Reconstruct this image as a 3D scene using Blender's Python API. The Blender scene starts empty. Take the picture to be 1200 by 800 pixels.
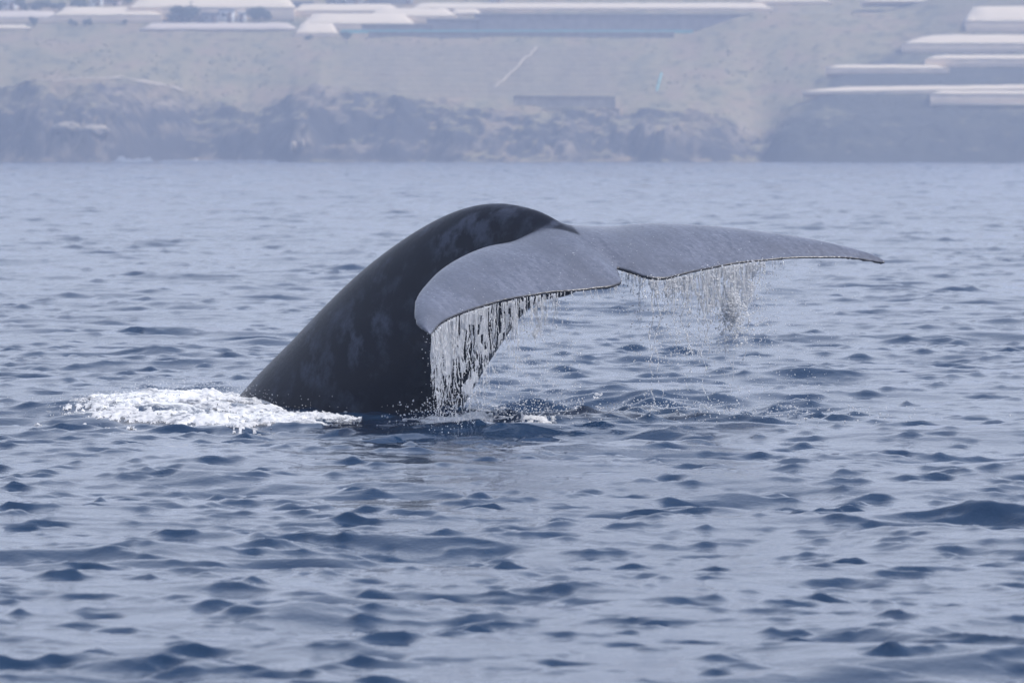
import bpy, bmesh, math, random
import numpy as np
from mathutils import Vector

random.seed(7)
RNG = np.random.default_rng(11)
sc = bpy.context.scene
COL = sc.collection

# ------------------------------------------------------------------ camera
CAM_H = 2.75                     # metres above the water, on the deck of a small boat
FPX = 9200.0                     # focal length in pixels of a 1200 pixel wide frame
PITCH = math.atan(228.0 / FPX)
cam_d = bpy.data.cameras.new("camera")
cam = bpy.data.objects.new("camera", cam_d)
COL.objects.link(cam)
cam_d.sensor_width = 36.0
cam_d.lens = FPX * 36.0 / 1200.0
cam_d.clip_start = 0.5
cam_d.clip_end = 12000.0
cam.location = (0, 0, CAM_H)
cam.rotation_euler = (math.radians(90) - PITCH, 0, 0)
sc.camera = cam
cam_d.dof.use_dof = True
cam_d.dof.focus_distance = 79.0
cam_d.dof.aperture_fstop = 7.0

# ------------------------------------------------------------------ daylight
SUN = Vector((0.58, -0.10, 0.81)).normalized()
world = bpy.data.worlds.new("World")
sc.world = world
world.use_nodes = True
wn = world.node_tree
wn.nodes.clear()
sky = wn.nodes.new("ShaderNodeTexSky")
sky.sky_type = 'NISHITA'
sky.sun_disc = False
sky.sun_elevation = math.asin(SUN.z)
sky.sun_rotation = math.atan2(SUN.x, SUN.y)
sky.air_density = 1.0
sky.dust_density = 3.0
sky.ozone_density = 4.0
bg = wn.nodes.new("ShaderNodeBackground")
bg.inputs[1].default_value = 0.15
wo = wn.nodes.new("ShaderNodeOutputWorld")
# thin pale veil added over the unseen sky to brighten what the water reflects
tcs = wn.nodes.new("ShaderNodeTexCoord")
mps = wn.nodes.new("ShaderNodeMapping"); mps.inputs["Scale"].default_value = (1.0, 1.0, 2.6)
cld = wn.nodes.new("ShaderNodeTexNoise"); cld.inputs["Scale"].default_value = 2.2; cld.inputs["Detail"].default_value = 6.0; cld.inputs["Roughness"].default_value = 0.6
crp = wn.nodes.new("ShaderNodeMapRange")
crp.inputs["From Min"].default_value = 0.25; crp.inputs["From Max"].default_value = 0.75
crp.inputs["To Min"].default_value = 0.00; crp.inputs["To Max"].default_value = 0.30
cmx = wn.nodes.new("ShaderNodeMix"); cmx.data_type = 'RGBA'
cmx.inputs[7].default_value = (5.4, 5.65, 6.4, 1)
wn.links.new(tcs.outputs["Generated"], mps.inputs[0]); wn.links.new(mps.outputs[0], cld.inputs["Vector"])
wn.links.new(cld.outputs["Fac"], crp.inputs["Value"]); sep = wn.nodes.new("ShaderNodeSeparateXYZ"); wn.links.new(tcs.outputs["Generated"], sep.inputs[0])
hzr = wn.nodes.new("ShaderNodeMapRange"); hzr.interpolation_type = 'SMOOTHSTEP'     # veil made strong low down and weak overhead, for the sea's reflections
hzr.inputs["From Min"].default_value = 0.0; hzr.inputs["From Max"].default_value = 0.75
hzr.inputs["To Min"].default_value = 0.72; hzr.inputs["To Max"].default_value = 0.06
wn.links.new(sep.outputs["Z"], hzr.inputs["Value"])
vad = wn.nodes.new("ShaderNodeMath"); vad.operation = 'ADD'; vad.use_clamp = True
wn.links.new(hzr.outputs[0], vad.inputs[0]); wn.links.new(crp.outputs[0], vad.inputs[1])
wn.links.new(vad.outputs[0], cmx.inputs[0])
wn.links.new(sky.outputs[0], cmx.inputs[6])
wn.links.new(cmx.outputs[2], bg.inputs[0])
wn.links.new(bg.outputs[0], wo.inputs[0])

sun_d = bpy.data.lights.new("sun", 'SUN')
sun_d.energy = 3.0
sun_d.angle = math.radians(0.5)
sun_d.color = (1.0, 0.96, 0.92)
sun = bpy.data.objects.new("sun", sun_d)
COL.objects.link(sun)
sun.rotation_euler = SUN.to_track_quat('Z', 'Y').to_euler()
sun.location = (300, -50, 500)

sc.view_settings.view_transform = 'Standard'
sc.view_settings.look = 'None'
sc.view_settings.exposure = 0.22
sc.view_settings.gamma = 1.0
sc.render.engine = 'CYCLES'
sc.cycles.max_bounces = 10
sc.cycles.transmission_bounces = 8
sc.cycles.volume_bounces = 1
sc.cycles.use_denoising = True
HAZE_DENSITY = 0.00052

# ------------------------------------------------------------------ helpers
def tag(o, label=None, cat=None, group=None, kind=None):
    if label: o["label"] = label
    if cat: o["category"] = cat
    if group: o["group"] = group
    if kind: o["kind"] = kind
    return o

def mesh_np(name, verts, faces, mat=None, parent=None, smooth=False):
    """verts (n,3); faces: (m,k) int array with one k, or a list of lists."""
    me = bpy.data.meshes.new(name)
    v = np.asarray(verts, dtype=np.float32)
    me.vertices.add(len(v))
    me.vertices.foreach_set("co", v.ravel())
    if isinstance(faces, np.ndarray):
        k = faces.shape[1]
        loops = faces.astype(np.int32).ravel()
        starts = np.arange(len(faces), dtype=np.int32) * k
    else:
        loops = np.array([i for f in faces for i in f], dtype=np.int32)
        ln = np.array([len(f) for f in faces], dtype=np.int32)
        starts = np.concatenate([[0], np.cumsum(ln)[:-1]]).astype(np.int32)
    me.loops.add(len(loops))
    me.loops.foreach_set("vertex_index", loops)
    me.polygons.add(len(starts))
    me.polygons.foreach_set("loop_start", starts)
    if smooth:
        me.polygons.foreach_set("use_smooth", np.ones(len(starts), dtype=bool))
    me.update(calc_edges=True)
    me.validate()
    o = bpy.data.objects.new(name, me)
    COL.objects.link(o)
    if mat: me.materials.append(mat)
    if parent: o.parent = parent
    return o

def fattr(me, name, vals):
    a = me.attributes.new(name, 'FLOAT', 'POINT')
    a.data.foreach_set("value", np.asarray(vals, dtype=np.float32))

def cattr(me, name, rgb):
    a = me.attributes.new(name, 'FLOAT_COLOR', 'POINT')
    c = np.ones((len(rgb), 4), dtype=np.float32)
    c[:, :3] = rgb
    a.data.foreach_set("color", c.ravel())

def empty(name, loc=(0, 0, 0)):
    o = bpy.data.objects.new(name, None)
    o.location = loc
    o.empty_display_size = 0.5
    COL.objects.link(o)
    return o

def grid_faces(nr, nc):
    i = np.arange(nr * nc).reshape(nr, nc)
    return np.stack([i[:-1, :-1], i[:-1, 1:], i[1:, 1:], i[1:, :-1]], -1).reshape(-1, 4)

def smooth01(x, a, b):
    t = np.clip((np.asarray(x, float) - a) / (b - a), 0, 1)
    return t * t * (3 - 2 * t)

_PERM = np.random.default_rng(5).permutation(4096)
_ANG = np.random.default_rng(6).uniform(0, 2 * np.pi, 4096)
def perlin(x, y, seed=0):
    x = np.asarray(x, float); y = np.asarray(y, float)
    xi = np.floor(x).astype(int); yi = np.floor(y).astype(int)
    xf = x - xi; yf = y - yi
    u = xf * xf * xf * (xf * (xf * 6 - 15) + 10)
    v = yf * yf * yf * (yf * (yf * 6 - 15) + 10)
    def g(ix, iy, dx, dy):
        a = _ANG[_PERM[(_PERM[(ix + seed * 57) & 4095] + iy) & 4095]]
        return np.cos(a) * dx + np.sin(a) * dy
    n00 = g(xi, yi, xf, yf); n10 = g(xi + 1, yi, xf - 1, yf)
    n01 = g(xi, yi + 1, xf, yf - 1); n11 = g(xi + 1, yi + 1, xf - 1, yf - 1)
    return ((n00 * (1 - u) + n10 * u) * (1 - v) + (n01 * (1 - u) + n11 * u) * v) * 1.5

def fbm(x, y, octaves=4, seed=0, gain=0.5):
    s = 0; a = 1.0; f = 1.0
    for o in range(octaves):
        s = s + a * perlin(np.asarray(x) * f, np.asarray(y) * f, seed + o)
        a *= gain; f *= 2.03
    return s

class Mat:
    """A small node builder around one Principled shader."""
    def __init__(self, name):
        self.m = bpy.data.materials.new(name)
        self.m.use_nodes = True
        self.t = self.m.node_tree
        self.b = self.t.nodes["Principled BSDF"]
        self.out = self.t.nodes["Material Output"]
    def n(self, kind, **kw):
        nd = self.t.nodes.new(kind)
        for k, v in kw.items(): setattr(nd, k, v)
        return nd
    def link(self, a, b): self.t.links.new(a, b)
    def set(self, **kw):
        for k, v in kw.items():
            self.b.inputs[k.replace("_", " ")].default_value = v
    def coord(self): return self.n("ShaderNodeTexCoord").outputs["Object"]
    def noise(self, scale, detail=4, rough=0.55, vec=None, stretch=None, dist=0.0):
        nz = self.n("ShaderNodeTexNoise")
        nz.inputs["Scale"].default_value = scale
        nz.inputs["Detail"].default_value = detail
        nz.inputs["Roughness"].default_value = rough
        nz.inputs["Distortion"].default_value = dist
        v = vec or self.coord()
        if stretch:
            mp = self.n("ShaderNodeMapping")
            mp.inputs["Scale"].default_value = stretch
            self.link(v, mp.inputs[0]); v = mp.outputs[0]
        self.link(v, nz.inputs["Vector"])
        return nz.outputs["Fac"]
    def attr(self, name): return self.n("ShaderNodeAttribute", attribute_name=name)
    def math(self, op, a, b=None, clamp=False):
        m = self.n("ShaderNodeMath", operation=op); m.use_clamp = clamp
        for i, x in enumerate((a, b)):
            if x is None: continue
            if isinstance(x, (int, float)): m.inputs[i].default_value = x
            else: self.link(x, m.inputs[i])
        return m.outputs[0]
    def ramp(self, fac, stops, interp='LINEAR'):
        r = self.n("ShaderNodeValToRGB")
        r.color_ramp.interpolation = interp
        while len(r.color_ramp.elements) < len(stops): r.color_ramp.elements.new(0.5)
        for e, (p, c) in zip(r.color_ramp.elements, stops):
            e.position = p
            e.color = (c, c, c, 1) if isinstance(c, (int, float)) else (*c, 1)
        self.link(fac, r.inputs[0])
        return r.outputs[0]
    def mix(self, fac, a, b, mode='MIX'):
        m = self.n("ShaderNodeMix", data_type='RGBA', blend_type=mode)
        for i, x in ((0, fac), (6, a), (7, b)):
            if isinstance(x, (int, float)): m.inputs[i].default_value = x
            elif isinstance(x, tuple): m.inputs[i].default_value = (*x, 1)
            else: self.link(x, m.inputs[i])
        return m.outputs[2]
    def bump(self, h, strength, dist):
        b = self.n("ShaderNodeBump")
        b.inputs["Strength"].default_value = strength
        b.inputs["Distance"].default_value = dist
        self.link(h, b.inputs["Height"])
        self.link(b.outputs[0], self.b.inputs["Normal"])
        return b

def plain(name, c, rough=0.8, var=0.15, scale=0.6, stretch=None):
    M = Mat(name)
    nz = M.noise(scale, 5, 0.6, stretch=stretch)
    lo = tuple(x * (1 - var) for x in c); hi = tuple(min(1, x * (1 + var)) for x in c)
    M.link(M.ramp(nz, [(0.3, lo), (0.7, hi)]), M.b.inputs["Base Color"])
    M.set(Roughness=rough)
    return M.m

# pixel of the 1200x800 photograph -> point at depth y (used to read the place's measures off the photograph)
_c, _s = math.cos(PITCH), math.sin(PITCH)
FWD = np.array([0, _c, -_s]); UPV = np.array([0, _s, _c])
def at(px, py, y):
    px = np.asarray(px, float); py = np.asarray(py, float)
    r = FWD + ((px - 600) / FPX)[..., None] * np.array([1., 0, 0]) + ((400 - py) / FPX)[..., None] * UPV
    return r / r[..., 1:2] * np.asarray(y, float)[..., None] + np.array([0, 0, CAM_H])
def on_plane(p, P0, n):
    p = np.asarray(p, float)
    r = FWD + ((p[..., 0] - 600) / FPX)[..., None] * np.array([1., 0, 0]) + ((400 - p[..., 1]) / FPX)[..., None] * UPV
    o = np.array([0, 0, CAM_H])
    return r * (((P0 - o) @ n) / (r @ n))[..., None] + o
def zz(py, y): return CAM_H + (171.8 - py) * y / FPX     # height whose image row is py at depth y

# ------------------------------------------------------------------ sea surface
def make_waves():
    """(kx, ky, k, amplitude, phase, wavelength): a low slop of long waves and a crisp field of wavelets"""
    g = np.random.default_rng(21)
    W = []
    for lo, hi, n, slope, spread in ((2.4, 11.0, 36, 0.046, 0.55), (0.7, 2.4, 54, 0.082, 0.60), (0.14, 0.7, 120, 0.155, 0.66)):
        lam = np.exp(np.linspace(math.log(lo), math.log(hi), n)) * g.uniform(0.97, 1.03, n)
        for L in lam:
            k = 2 * np.pi / L
            sl = slope * math.sqrt(2.0 / n) * g.uniform(0.6, 1.4)
            if L < 0.3: sl *= (L / 0.3) ** 0.5
            if L > 4: sl *= (4 / L) ** 0.7
            th = math.radians(-96) + g.normal(0, spread)
            W.append((k * math.cos(th), k * math.sin(th), k, sl / k, g.uniform(0, 2 * np.pi), L))
    return W
WAVES = make_waves()

def churn(x, y):
    """water still rough where the curtains fall back, right of the tail"""
    u = (x - 0.6) / 1.7; v = (y - 81.5) / 5.0
    u2 = (x - 2.6) / 1.7; v2 = (y - 80.8) / 2.2
    return np.exp(-(u * u + v * v) ** 2) + 0.8 * np.exp(-(u2 * u2 + v2 * v2) ** 2)

def gust(x, y):
    """wavelets come in small groups with slick water between them"""
    big = fbm(x * 0.13 + 3, y * 0.055 + 7, 3, 40)
    grp = fbm(x * 2.1 + 5, y * 1.2 + 1, 3, 44)
    return np.clip(0.26 + 0.10 * big + 2.3 * np.clip(grp + 0.12 + 0.25 * big, 0, None), 0.10, 1.9) + 1.1 * churn(x, y)

def gust_mid(x, y):
    return np.clip(0.45 + 1.9 * fbm(x * 0.34 + 1, y * 0.22 + 4, 3, 46), 0.15, 2.0) + 0.3 * churn(x, y)

def whale_mounds(x, y):
    """water heaped by the diving whale: (height, foam)"""
    h = 0; f = 0
    # ridge of white water thrown up on the left of the back
    cx, cy = -3.5, 80.3
    u = (x - cx) / 1.45; v = (y - cy - 0.9 * (x - cx)) / 2.6
    r2 = u * u + v * v
    lump = np.exp(-r2 * 1.3)
    h = h + 0.15 * lump + 0.06 * np.exp(-(((x + 2.75) / 0.9) ** 2 + ((y - 78.6) / 1.1) ** 2))
    f = f + 1.25 * np.exp(-r2 * 1.05)
    # tail of streaks dragging right under the body
    u = (x + 2.35) / 0.95; v = (y - 77.6) / 1.4
    f = f + 0.95 * np.exp(-(u * u + v * v) ** 1.5)
    # hollow and ring on the right where the water falls back
    u = (x - 0.35) / 1.25; v = (y - 82.5) / 4.6
    r = np.sqrt(u * u + v * v)
    h = h - 0.04 * np.exp(-(r / 0.75) ** 4) + 0.045 * np.exp(-((r - 1.0) / 0.16) ** 2)
    f = f + 0.46 * np.exp(-((r - 1.0) / 0.17) ** 2) + 0.60 * np.exp(-(r / 0.9) ** 4)
    # foot of the falling curtain
    u = (x + 0.62) / 0.45; v = (y - 77.3) / 1.1
    f = f + 1.35 * np.exp(-(u * u + v * v))
    f = f + 0.30 * np.exp(-((x - 0.05) / 0.5) ** 4 - ((y - 76.9 - 0.5 * np.sin(x * 4)) / 0.55) ** 2)
    h = h + 0.05 * np.exp(-(u * u + v * v))
    # streaks further right, below the far fluke
    u = (x - 2.3) / 1.5; v = (y - 81.2) / 2.6
    f = f + 0.27 * np.exp(-(u * u + v * v) ** 1.4)
    u = (x - 3.0) / 1.6; v = (y - 79.8) / 0.6
    f = f + 0.25 * np.exp(-(u * u + v * v) ** 1.4)
    return h, f

def sea_at(x, y, spacing=None, chop=1.1):
    """displaced position of the water sheet for the rest position x, y"""
    x = np.asarray(x, float).ravel(); y = np.asarray(y, float).ravel()
    z = np.zeros_like(x); dx = np.zeros_like(x); dy = np.zeros_like(x)
    gu = gust(x, y); gm = gust_mid(x, y)
    if spacing is None: spacing = np.full_like(x, 0.03)
    wx = 0.35 * fbm(x * 0.21, y * 0.21, 2, 71); wy = 0.35 * fbm(x * 0.21, y * 0.21, 2, 83)
    for kx, ky, k, a, ph, L in WAVES:
        sel = spacing < L * 0.5
        if not sel.any(): continue
        if sel.all(): sel = slice(None)
        w = np.clip((L / spacing[sel] - 2.0) / 2.0, 0, 1)
        aa = a * w * (gu[sel] if L < 0.7 else (gm[sel] if L < 2.4 else 1.0))
        p = kx * (x[sel] + wx[sel]) + ky * (y[sel] + wy[sel]) + ph
        cs = np.cos(p); sn = np.sin(p)
        z[sel] += aa * cs
        dx[sel] -= chop * aa * kx / k * sn
        dy[sel] -= chop * aa * ky / k * sn
    mh, mf = whale_mounds(x, y)
    return x + dx, y + dy, z + mh, mf

def build_sea():
    # columns: direction from the camera; rows: distance
    inner = np.linspace(-0.074, 0.074, 366)
    st = inner[1] - inner[0]
    outer = []; t = 0.074; d = st
    while t < 0.30:
        d *= 1.09; t += d; outer.append(t)
    outer = np.array(outer)
    q = np.concatenate([-outer[::-1], inner, outer])
    rows = [26.0]
    while rows[-1] < 1432:
        y = rows[-1]
        if y < 36: d = 0.12
        elif y < 110: d = 0.046 * (y / 45.0)
        else: d = 0.112 * (y / 110.0) ** 1.45
        rows.append(y + d)
    r = np.array(rows)
    Y, Q = np.meshgrid(r, q, indexing='ij')
    X = Q * Y
    dr = np.gradient(r); dq = np.gradient(q)
    spac = np.maximum((dr * 0.8 * (1 - smooth01(r, 110, 260)))[:, None], dq[None, :] * Y)
    x, y, z, f = sea_at(X, Y, spac.ravel())
    edge = (1 - smooth01(np.abs(Q), 0.24, 0.30)) * smooth01(Y, 26, 29) * (1 - smooth01(Y, 1415, 1432))
    e = edge.ravel()
    z = z * e; x = X.ravel() + (x - X.ravel()) * e; y = Y.ravel() + (y - Y.ravel()) * e
    V = np.stack([x, y, z], -1)
    nr, nc = len(r), len(q)
    faces = grid_faces(nr, nc)[:, ::1]
    # flat sheet around the fan, out to the horizon
    B = 2900.0; ya, yb = r[0], r[-1]
    n0 = len(V)
    ext = np.array([[-B, -B, 0], [B, -B, 0], [-B, ya, 0], [B, ya, 0], [-B, yb, 0], [B, yb, 0], [-B, 3300, 0], [B, 3300, 0]], float)
    c = [0, nc - 1, (nr - 1) * nc, nr * nc - 1]
    E = n0
    extra = [[E, E + 1, c[1], c[0]], [E, c[0], E + 2, E + 2], [E + 1, E + 3, c[1], c[1]],
             [E + 2, c[0], c[2], E + 4], [c[1], E + 3, E + 5, c[3]], [E + 4, c[2], E + 6, E + 6],
             [c[2], c[3], E + 7, E + 6], [c[3], E + 5, E + 7, E + 7]]
    V = np.vstack([V, ext])
    fl = [list(dict.fromkeys(t)) for t in extra]
    k4 = [t for t in fl if len(t) == 4]; k3 = [t for t in fl if len(t) == 3]
    allf = faces
    me_faces = np.vstack([allf, np.array(k4)])
    o = mesh_np("sea", V, me_faces.astype(int), None, smooth=True)
    # the four corner triangles
    bm_ = bmesh.new(); bm_.from_mesh(o.data); bm_.verts.ensure_lookup_table()
    for t in k3:
        try: bm_.faces.new([bm_.verts[i] for i in t]).smooth = True
        except ValueError: pass
    bm_.to_mesh(o.data); bm_.free()
    fattr(o.data, "foam", np.concatenate([f, np.zeros(8)]))
    lost = np.clip((np.maximum(spac, dr[:, None] * 0.8) - 0.12) / 2.4, 0, 1).ravel()      # share of the wavelets too short for the mesh here
    fattr(o.data, "micro", np.concatenate([lost ** 0.7, np.ones(8)]))
    tag(o, kind="structure", label="choppy blue grey open sea with small dark wavelets")
    return o

def sea_material():
    M = Mat("sea_water")
    pos = M.coord()
    M.set(Roughness=0.045, IOR=1.333)
    # fine ripples that the mesh cannot carry
    n1 = M.noise(9.0, 3, 0.55, pos, (1.0, 0.8, 1.0))
    n2 = M.noise(26.0, 2, 0.5, pos)
    h = M.math('ADD', n1, M.math('MULTIPLY', n2, 0.6))
    # foam: streaked lace, where the attribute says the whale has churned the water
    fa = M.attr("foam").outputs["Fac"]
    s1 = M.noise(3.2, 7, 0.68, pos, (0.8, 0.45, 1.0), 1.2)
    s2 = M.noise(17.0, 5, 0.7, pos, (1.0, 0.5, 1.0), 0.6)
    lace = M.math('ADD', M.math('MULTIPLY', s1, 0.72), M.math('MULTIPLY', s2, 0.34))
    thr = M.math('SUBTRACT', 0.86, M.math('MULTIPLY', fa, 0.42))
    mask = M.math('MULTIPLY', M.math('SUBTRACT', lace, thr), 9.0, clamp=True)
    M.link(M.mix(mask, (0.006, 0.026, 0.066), (0.66, 0.68, 0.70)), M.b.inputs["Base Color"])
    M.link(M.math('ADD', M.math('MULTIPLY', mask, 0.55), M.math('ADD', 0.045, M.math('MULTIPLY', M.attr("micro").outputs["Fac"], 0.10))), M.b.inputs["Roughness"])
    hh = M.math('ADD', h, M.math('MULTIPLY', M.math('MULTIPLY', mask, s2), 4.0))
    bmp = M.bump(hh, 0.42, 0.012)
    # slopes of the wavelets that are too short for the far, coarse part of the mesh
    mp = M.n("ShaderNodeMapping"); mp.inputs["Scale"].default_value = (1.0, 0.10, 1.0); M.link(pos, mp.inputs[0])
    nv = M.n("ShaderNodeTexNoise"); nv.inputs["Scale"].default_value = 0.75; nv.inputs["Detail"].default_value = 3.0; nv.inputs["Roughness"].default_value = 0.6
    M.link(mp.outputs[0], nv.inputs["Vector"])
    sub = M.n("ShaderNodeVectorMath", operation='SUBTRACT'); M.link(nv.outputs["Color"], sub.inputs[0]); sub.inputs[1].default_value = (0.5, 0.5, 0.5)
    mul = M.n("ShaderNodeVectorMath", operation='MULTIPLY'); M.link(sub.outputs[0], mul.inputs[0]); mul.inputs[1].default_value = (1.0, 1.6, 0.0)
    scl = M.n("ShaderNodeVectorMath", operation='SCALE'); M.link(mul.outputs[0], scl.inputs[0]); M.link(M.attr("micro").outputs["Fac"], scl.inputs["Scale"])
    geo = M.n("ShaderNodeNewGeometry")
    add = M.n("ShaderNodeVectorMath", operation='ADD'); M.link(geo.outputs["Normal"], add.inputs[0]); M.link(scl.outputs[0], add.inputs[1])
    nrm = M.n("ShaderNodeVectorMath", operation='NORMALIZE'); M.link(add.outputs[0], nrm.inputs[0])
    M.link(nrm.outputs[0], bmp.inputs["Normal"])
    return M.m

sea = build_sea()
sea.data.materials.append(sea_material())

# ------------------------------------------------------------------ whale
W_P0 = at(655., 270.0, 78.3)                      # where the flukes join the tail stock
A_AX = np.array([117., -130., -76.]); 
S_AX = np.array([272., 222.585, 38.])
A_AX /= np.linalg.norm(A_AX); S_AX /= np.linalg.norm(S_AX)
N_AX = np.cross(A_AX, S_AX); N_AX /= np.linalg.norm(N_AX)
E_AX = np.array([117., -130., 0.]); E_AX /= np.linalg.norm(E_AX)
L_AX = np.array([-E_AX[1], E_AX[0], 0.])

def cat(xs, ys, q):
    """smooth curve through knots"""
    xs = np.asarray(xs, float); ys = np.asarray(ys, float); q = np.asarray(q, float)
    m = np.gradient(ys, xs)
    i = np.clip(np.searchsorted(xs, q, side='right') - 1, 0, len(xs) - 2)
    d = xs[i + 1] - xs[i]; t = np.clip((q - xs[i]) / d, 0, 1)
    return ((2*t**3 - 3*t**2 + 1) * ys[i] + (t**3 - 2*t**2 + t) * d * m[i]
            + (-2*t**3 + 3*t**2) * ys[i + 1] + (t**3 - t**2) * d * m[i + 1])

def body_curve(n=90):
    K = np.array([[-4.396, -2.325, 1.674], [-3.833, -0.932, 1.394], [-3.006, 0.1, 1.078], [-2.083, 0.91, 0.901],
                  [-1.207, 1.453, 0.716], [-0.477, 1.645, 0.510], [0.152, 1.570, 0.330], [0.60, 1.47, 0.06]])
    HW = np.array([.80, .78, .74, .68, .58, .46, .40, .50])
    t = np.linspace(0, 7, n); k = np.arange(8)
    u, z, hd, hw = (cat(k, c, t) for c in (K[:, 0], K[:, 1], K[:, 2], HW))
    return u, z, hd, hd * hw

def fluke_outline():
    """half planform: leading edge and trailing edge distance aft, by distance from the midline"""
    l = np.array([0.0, 0.35, 0.64, 0.95, 1.43, 2.12, 2.66, 2.86, 2.94, 2.965])
    le = np.array([-0.25, -0.10, 0.01, 0.04, 0.19, 0.57, 1.03, 1.30, 1.47, 1.62])
    lt = np.array([0.0, 0.06, 0.16, 0.30, 0.55, 1.20, 1.70, 2.29, 2.70, 2.965])
    te = np.array([0.93, 1.02, 1.20, 1.27, 1.262, 1.20, 1.225, 1.33, 1.49, 1.68])
    return l, le, lt, te

def build_whale():
    V = []; Fc = []
    # tail stock and back
    u, z, hd, hw = body_curve()
    n = len(u); m = 64
    C = W_P0 * [1, 1, 0] + u[:, None] * E_AX + z[:, None] * np.array([0, 0, 1.])
    tu = np.gradient(u); tz = np.gradient(z); tl = np.hypot(tu, tz); tu /= tl; tz /= tl
    N = -tz[:, None] * E_AX + tu[:, None] * np.array([0, 0, 1.])
    ph = np.linspace(0, 2 * np.pi, m, endpoint=False)
    # rounded, slightly keeled section: fuller flanks, narrower ridge on the back
    cx = np.sign(np.cos(ph)) * np.abs(np.cos(ph)) ** 1.0
    sx = np.sign(np.sin(ph)) * np.abs(np.sin(ph)) ** 1.08
    R = C[:, None] + hd[:, None, None] * cx[None, :, None] * N[:, None] + hw[:, None, None] * sx[None, :, None] * L_AX
    V.append(R.reshape(-1, 3))
    i = np.arange(n * m).reshape(n, m); j = np.roll(i, -1, axis=1)
    q = np.stack([i[:-1], j[:-1], j[1:], i[1:]], -1).reshape(-1, 4)
    Fc += q.tolist()
    Fc.append(i[0, ::-1].tolist()); Fc.append(i[-1].tolist())
    off = n * m
    # flukes: one lens running from tip to tip
    l, le, lt, te = fluke_outline()
    ns, nc2 = 181, 34
    s = np.sin(np.linspace(-np.pi / 2, np.pi / 2, ns)) * 2.962
    a_ = np.abs(s)
    LE = cat(l, le, a_); TE = cat(lt, te, a_)
    chord = np.maximum(TE - LE, 0.02)
    tt = (1 - np.cos(np.linspace(0, np.pi, nc2))) / 2
    thick = (0.105 * chord + 0.012) * (1 + 0.5 * np.exp(-(a_ / 0.5) ** 2))
    prof = 1.9 * (0.62 * np.sqrt(tt) - 0.32 * tt - 0.42 * tt**2 + 0.15 * tt**3)
    prof = np.maximum(prof, 0)
    prof = prof / prof.max() * 0.5
    yt = np.maximum(prof[None, :] * thick[:, None], 0.011 * (tt > 0.03)[None, :] * (tt < 0.999)[None, :])
    cpos = LE[:, None] + tt[None, :] * chord[:, None]
    # a little ripple along the trailing edge and a soft camber
    wob = 0.012 * perlin(s * 2.1 + 9, s * 0 + 2, 3)[:, None] * tt[None, :] ** 3
    mid = -0.35 * thick[:, None] * (1 - tt)[None, :] + 0.03 * np.sin(tt * np.pi)[None, :] + wob
    base = W_P0 + s[:, None, None] * S_AX
    top = base + cpos[..., None] * A_AX + (mid + yt)[..., None] * N_AX
    bot = base + cpos[..., None] * A_AX + (mid - yt)[..., None] * N_AX
    k = ns * nc2
    V.append(top.reshape(-1, 3)); V.append(bot.reshape(-1, 3))
    g = np.arange(k).reshape(ns, nc2)
    ft = np.stack([g[:-1, :-1], g[:-1, 1:], g[1:, 1:], g[1:, :-1]], -1).reshape(-1, 4)
    fb = ft[:, ::-1] + k
    def stitch(r):  # border strip between top and bottom
        return np.stack([r[:-1], r[1:], r[1:] + k, r[:-1] + k], -1)
    st = np.vstack([stitch(g[:, 0]), stitch(g[:, -1])[:, ::-1], stitch(g[0])[:, ::-1], stitch(g[-1])])
    Fc += (np.vstack([ft, fb, st]) + off).tolist()
    tmp = mesh_np("blue_whale_raw", np.vstack(V), Fc)
    bm_ = bmesh.new(); bm_.from_mesh(tmp.data); bmesh.ops.recalc_face_normals(bm_, faces=bm_.faces[:]); bm_.to_mesh(tmp.data); bm_.free()
    md = tmp.modifiers.new("remesh", 'REMESH'); md.mode = 'VOXEL'; md.voxel_size = 0.0165; md.adaptivity = 0
    dg = bpy.context.evaluated_depsgraph_get()
    me = bpy.data.meshes.new_from_object(tmp.evaluated_get(dg))
    bpy.data.objects.remove(tmp)
    me.name = "blue_whale"
    nv = len(me.vertices)
    co = np.empty(nv * 3, np.float32); me.vertices.foreach_get("co", co); co = co.reshape(-1, 3).astype(float)
    ed = np.empty(len(me.edges) * 2, np.int32); me.edges.foreach_get("vertices", ed); ed = ed.reshape(-1, 2)
    deg = np.bincount(ed.ravel(), minlength=nv).astype(float)
    rel = co - W_P0
    ls = rel @ S_AX; ac = rel @ A_AX; nn = rel @ N_AX
    # fillet: strong smoothing where flukes meet the stock, light everywhere but the thin rear edge
    join = np.exp(-(ls / 0.55) ** 2) * smooth01(ac, -0.9, -0.2) * (1 - smooth01(ac, 0.55, 0.95))
    tev = cat(lt, te, np.clip(np.abs(ls), 0, 2.965))
    rear = smooth01(ac, tev - 0.10, tev - 0.03) * smooth01(np.abs(nn), 0.5, 0.2)
    w = np.clip(0.5 * (1 - rear), 0, 1)
    for it in range(46):
        acc = np.zeros_like(co)
        for d in range(3):
            acc[:, d] = (np.bincount(ed[:, 0], co[ed[:, 1], d], nv) + np.bincount(ed[:, 1], co[ed[:, 0], d], nv)) / deg
        ww = w if it < 6 else w * join
        co += (acc - co) * ww[:, None]
    me.vertices.foreach_set("co", co.astype(np.float32).ravel())
    me.polygons.foreach_set("use_smooth", np.ones(len(me.polygons), bool))
    me.update()
    rel = co - W_P0
    ls = rel @ S_AX; ac = rel @ A_AX; nn = rel @ N_AX
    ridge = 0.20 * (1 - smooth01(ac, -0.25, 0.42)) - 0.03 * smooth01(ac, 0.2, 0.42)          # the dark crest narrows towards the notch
    pale = smooth01(np.abs(ls) - ridge, -0.025, 0.03) * smooth01(np.abs(nn), 0.34, 0.12) * smooth01(ac, -0.22, 0.10)  # lit fluke tops against shaded stock, partly put into the skin colour
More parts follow.
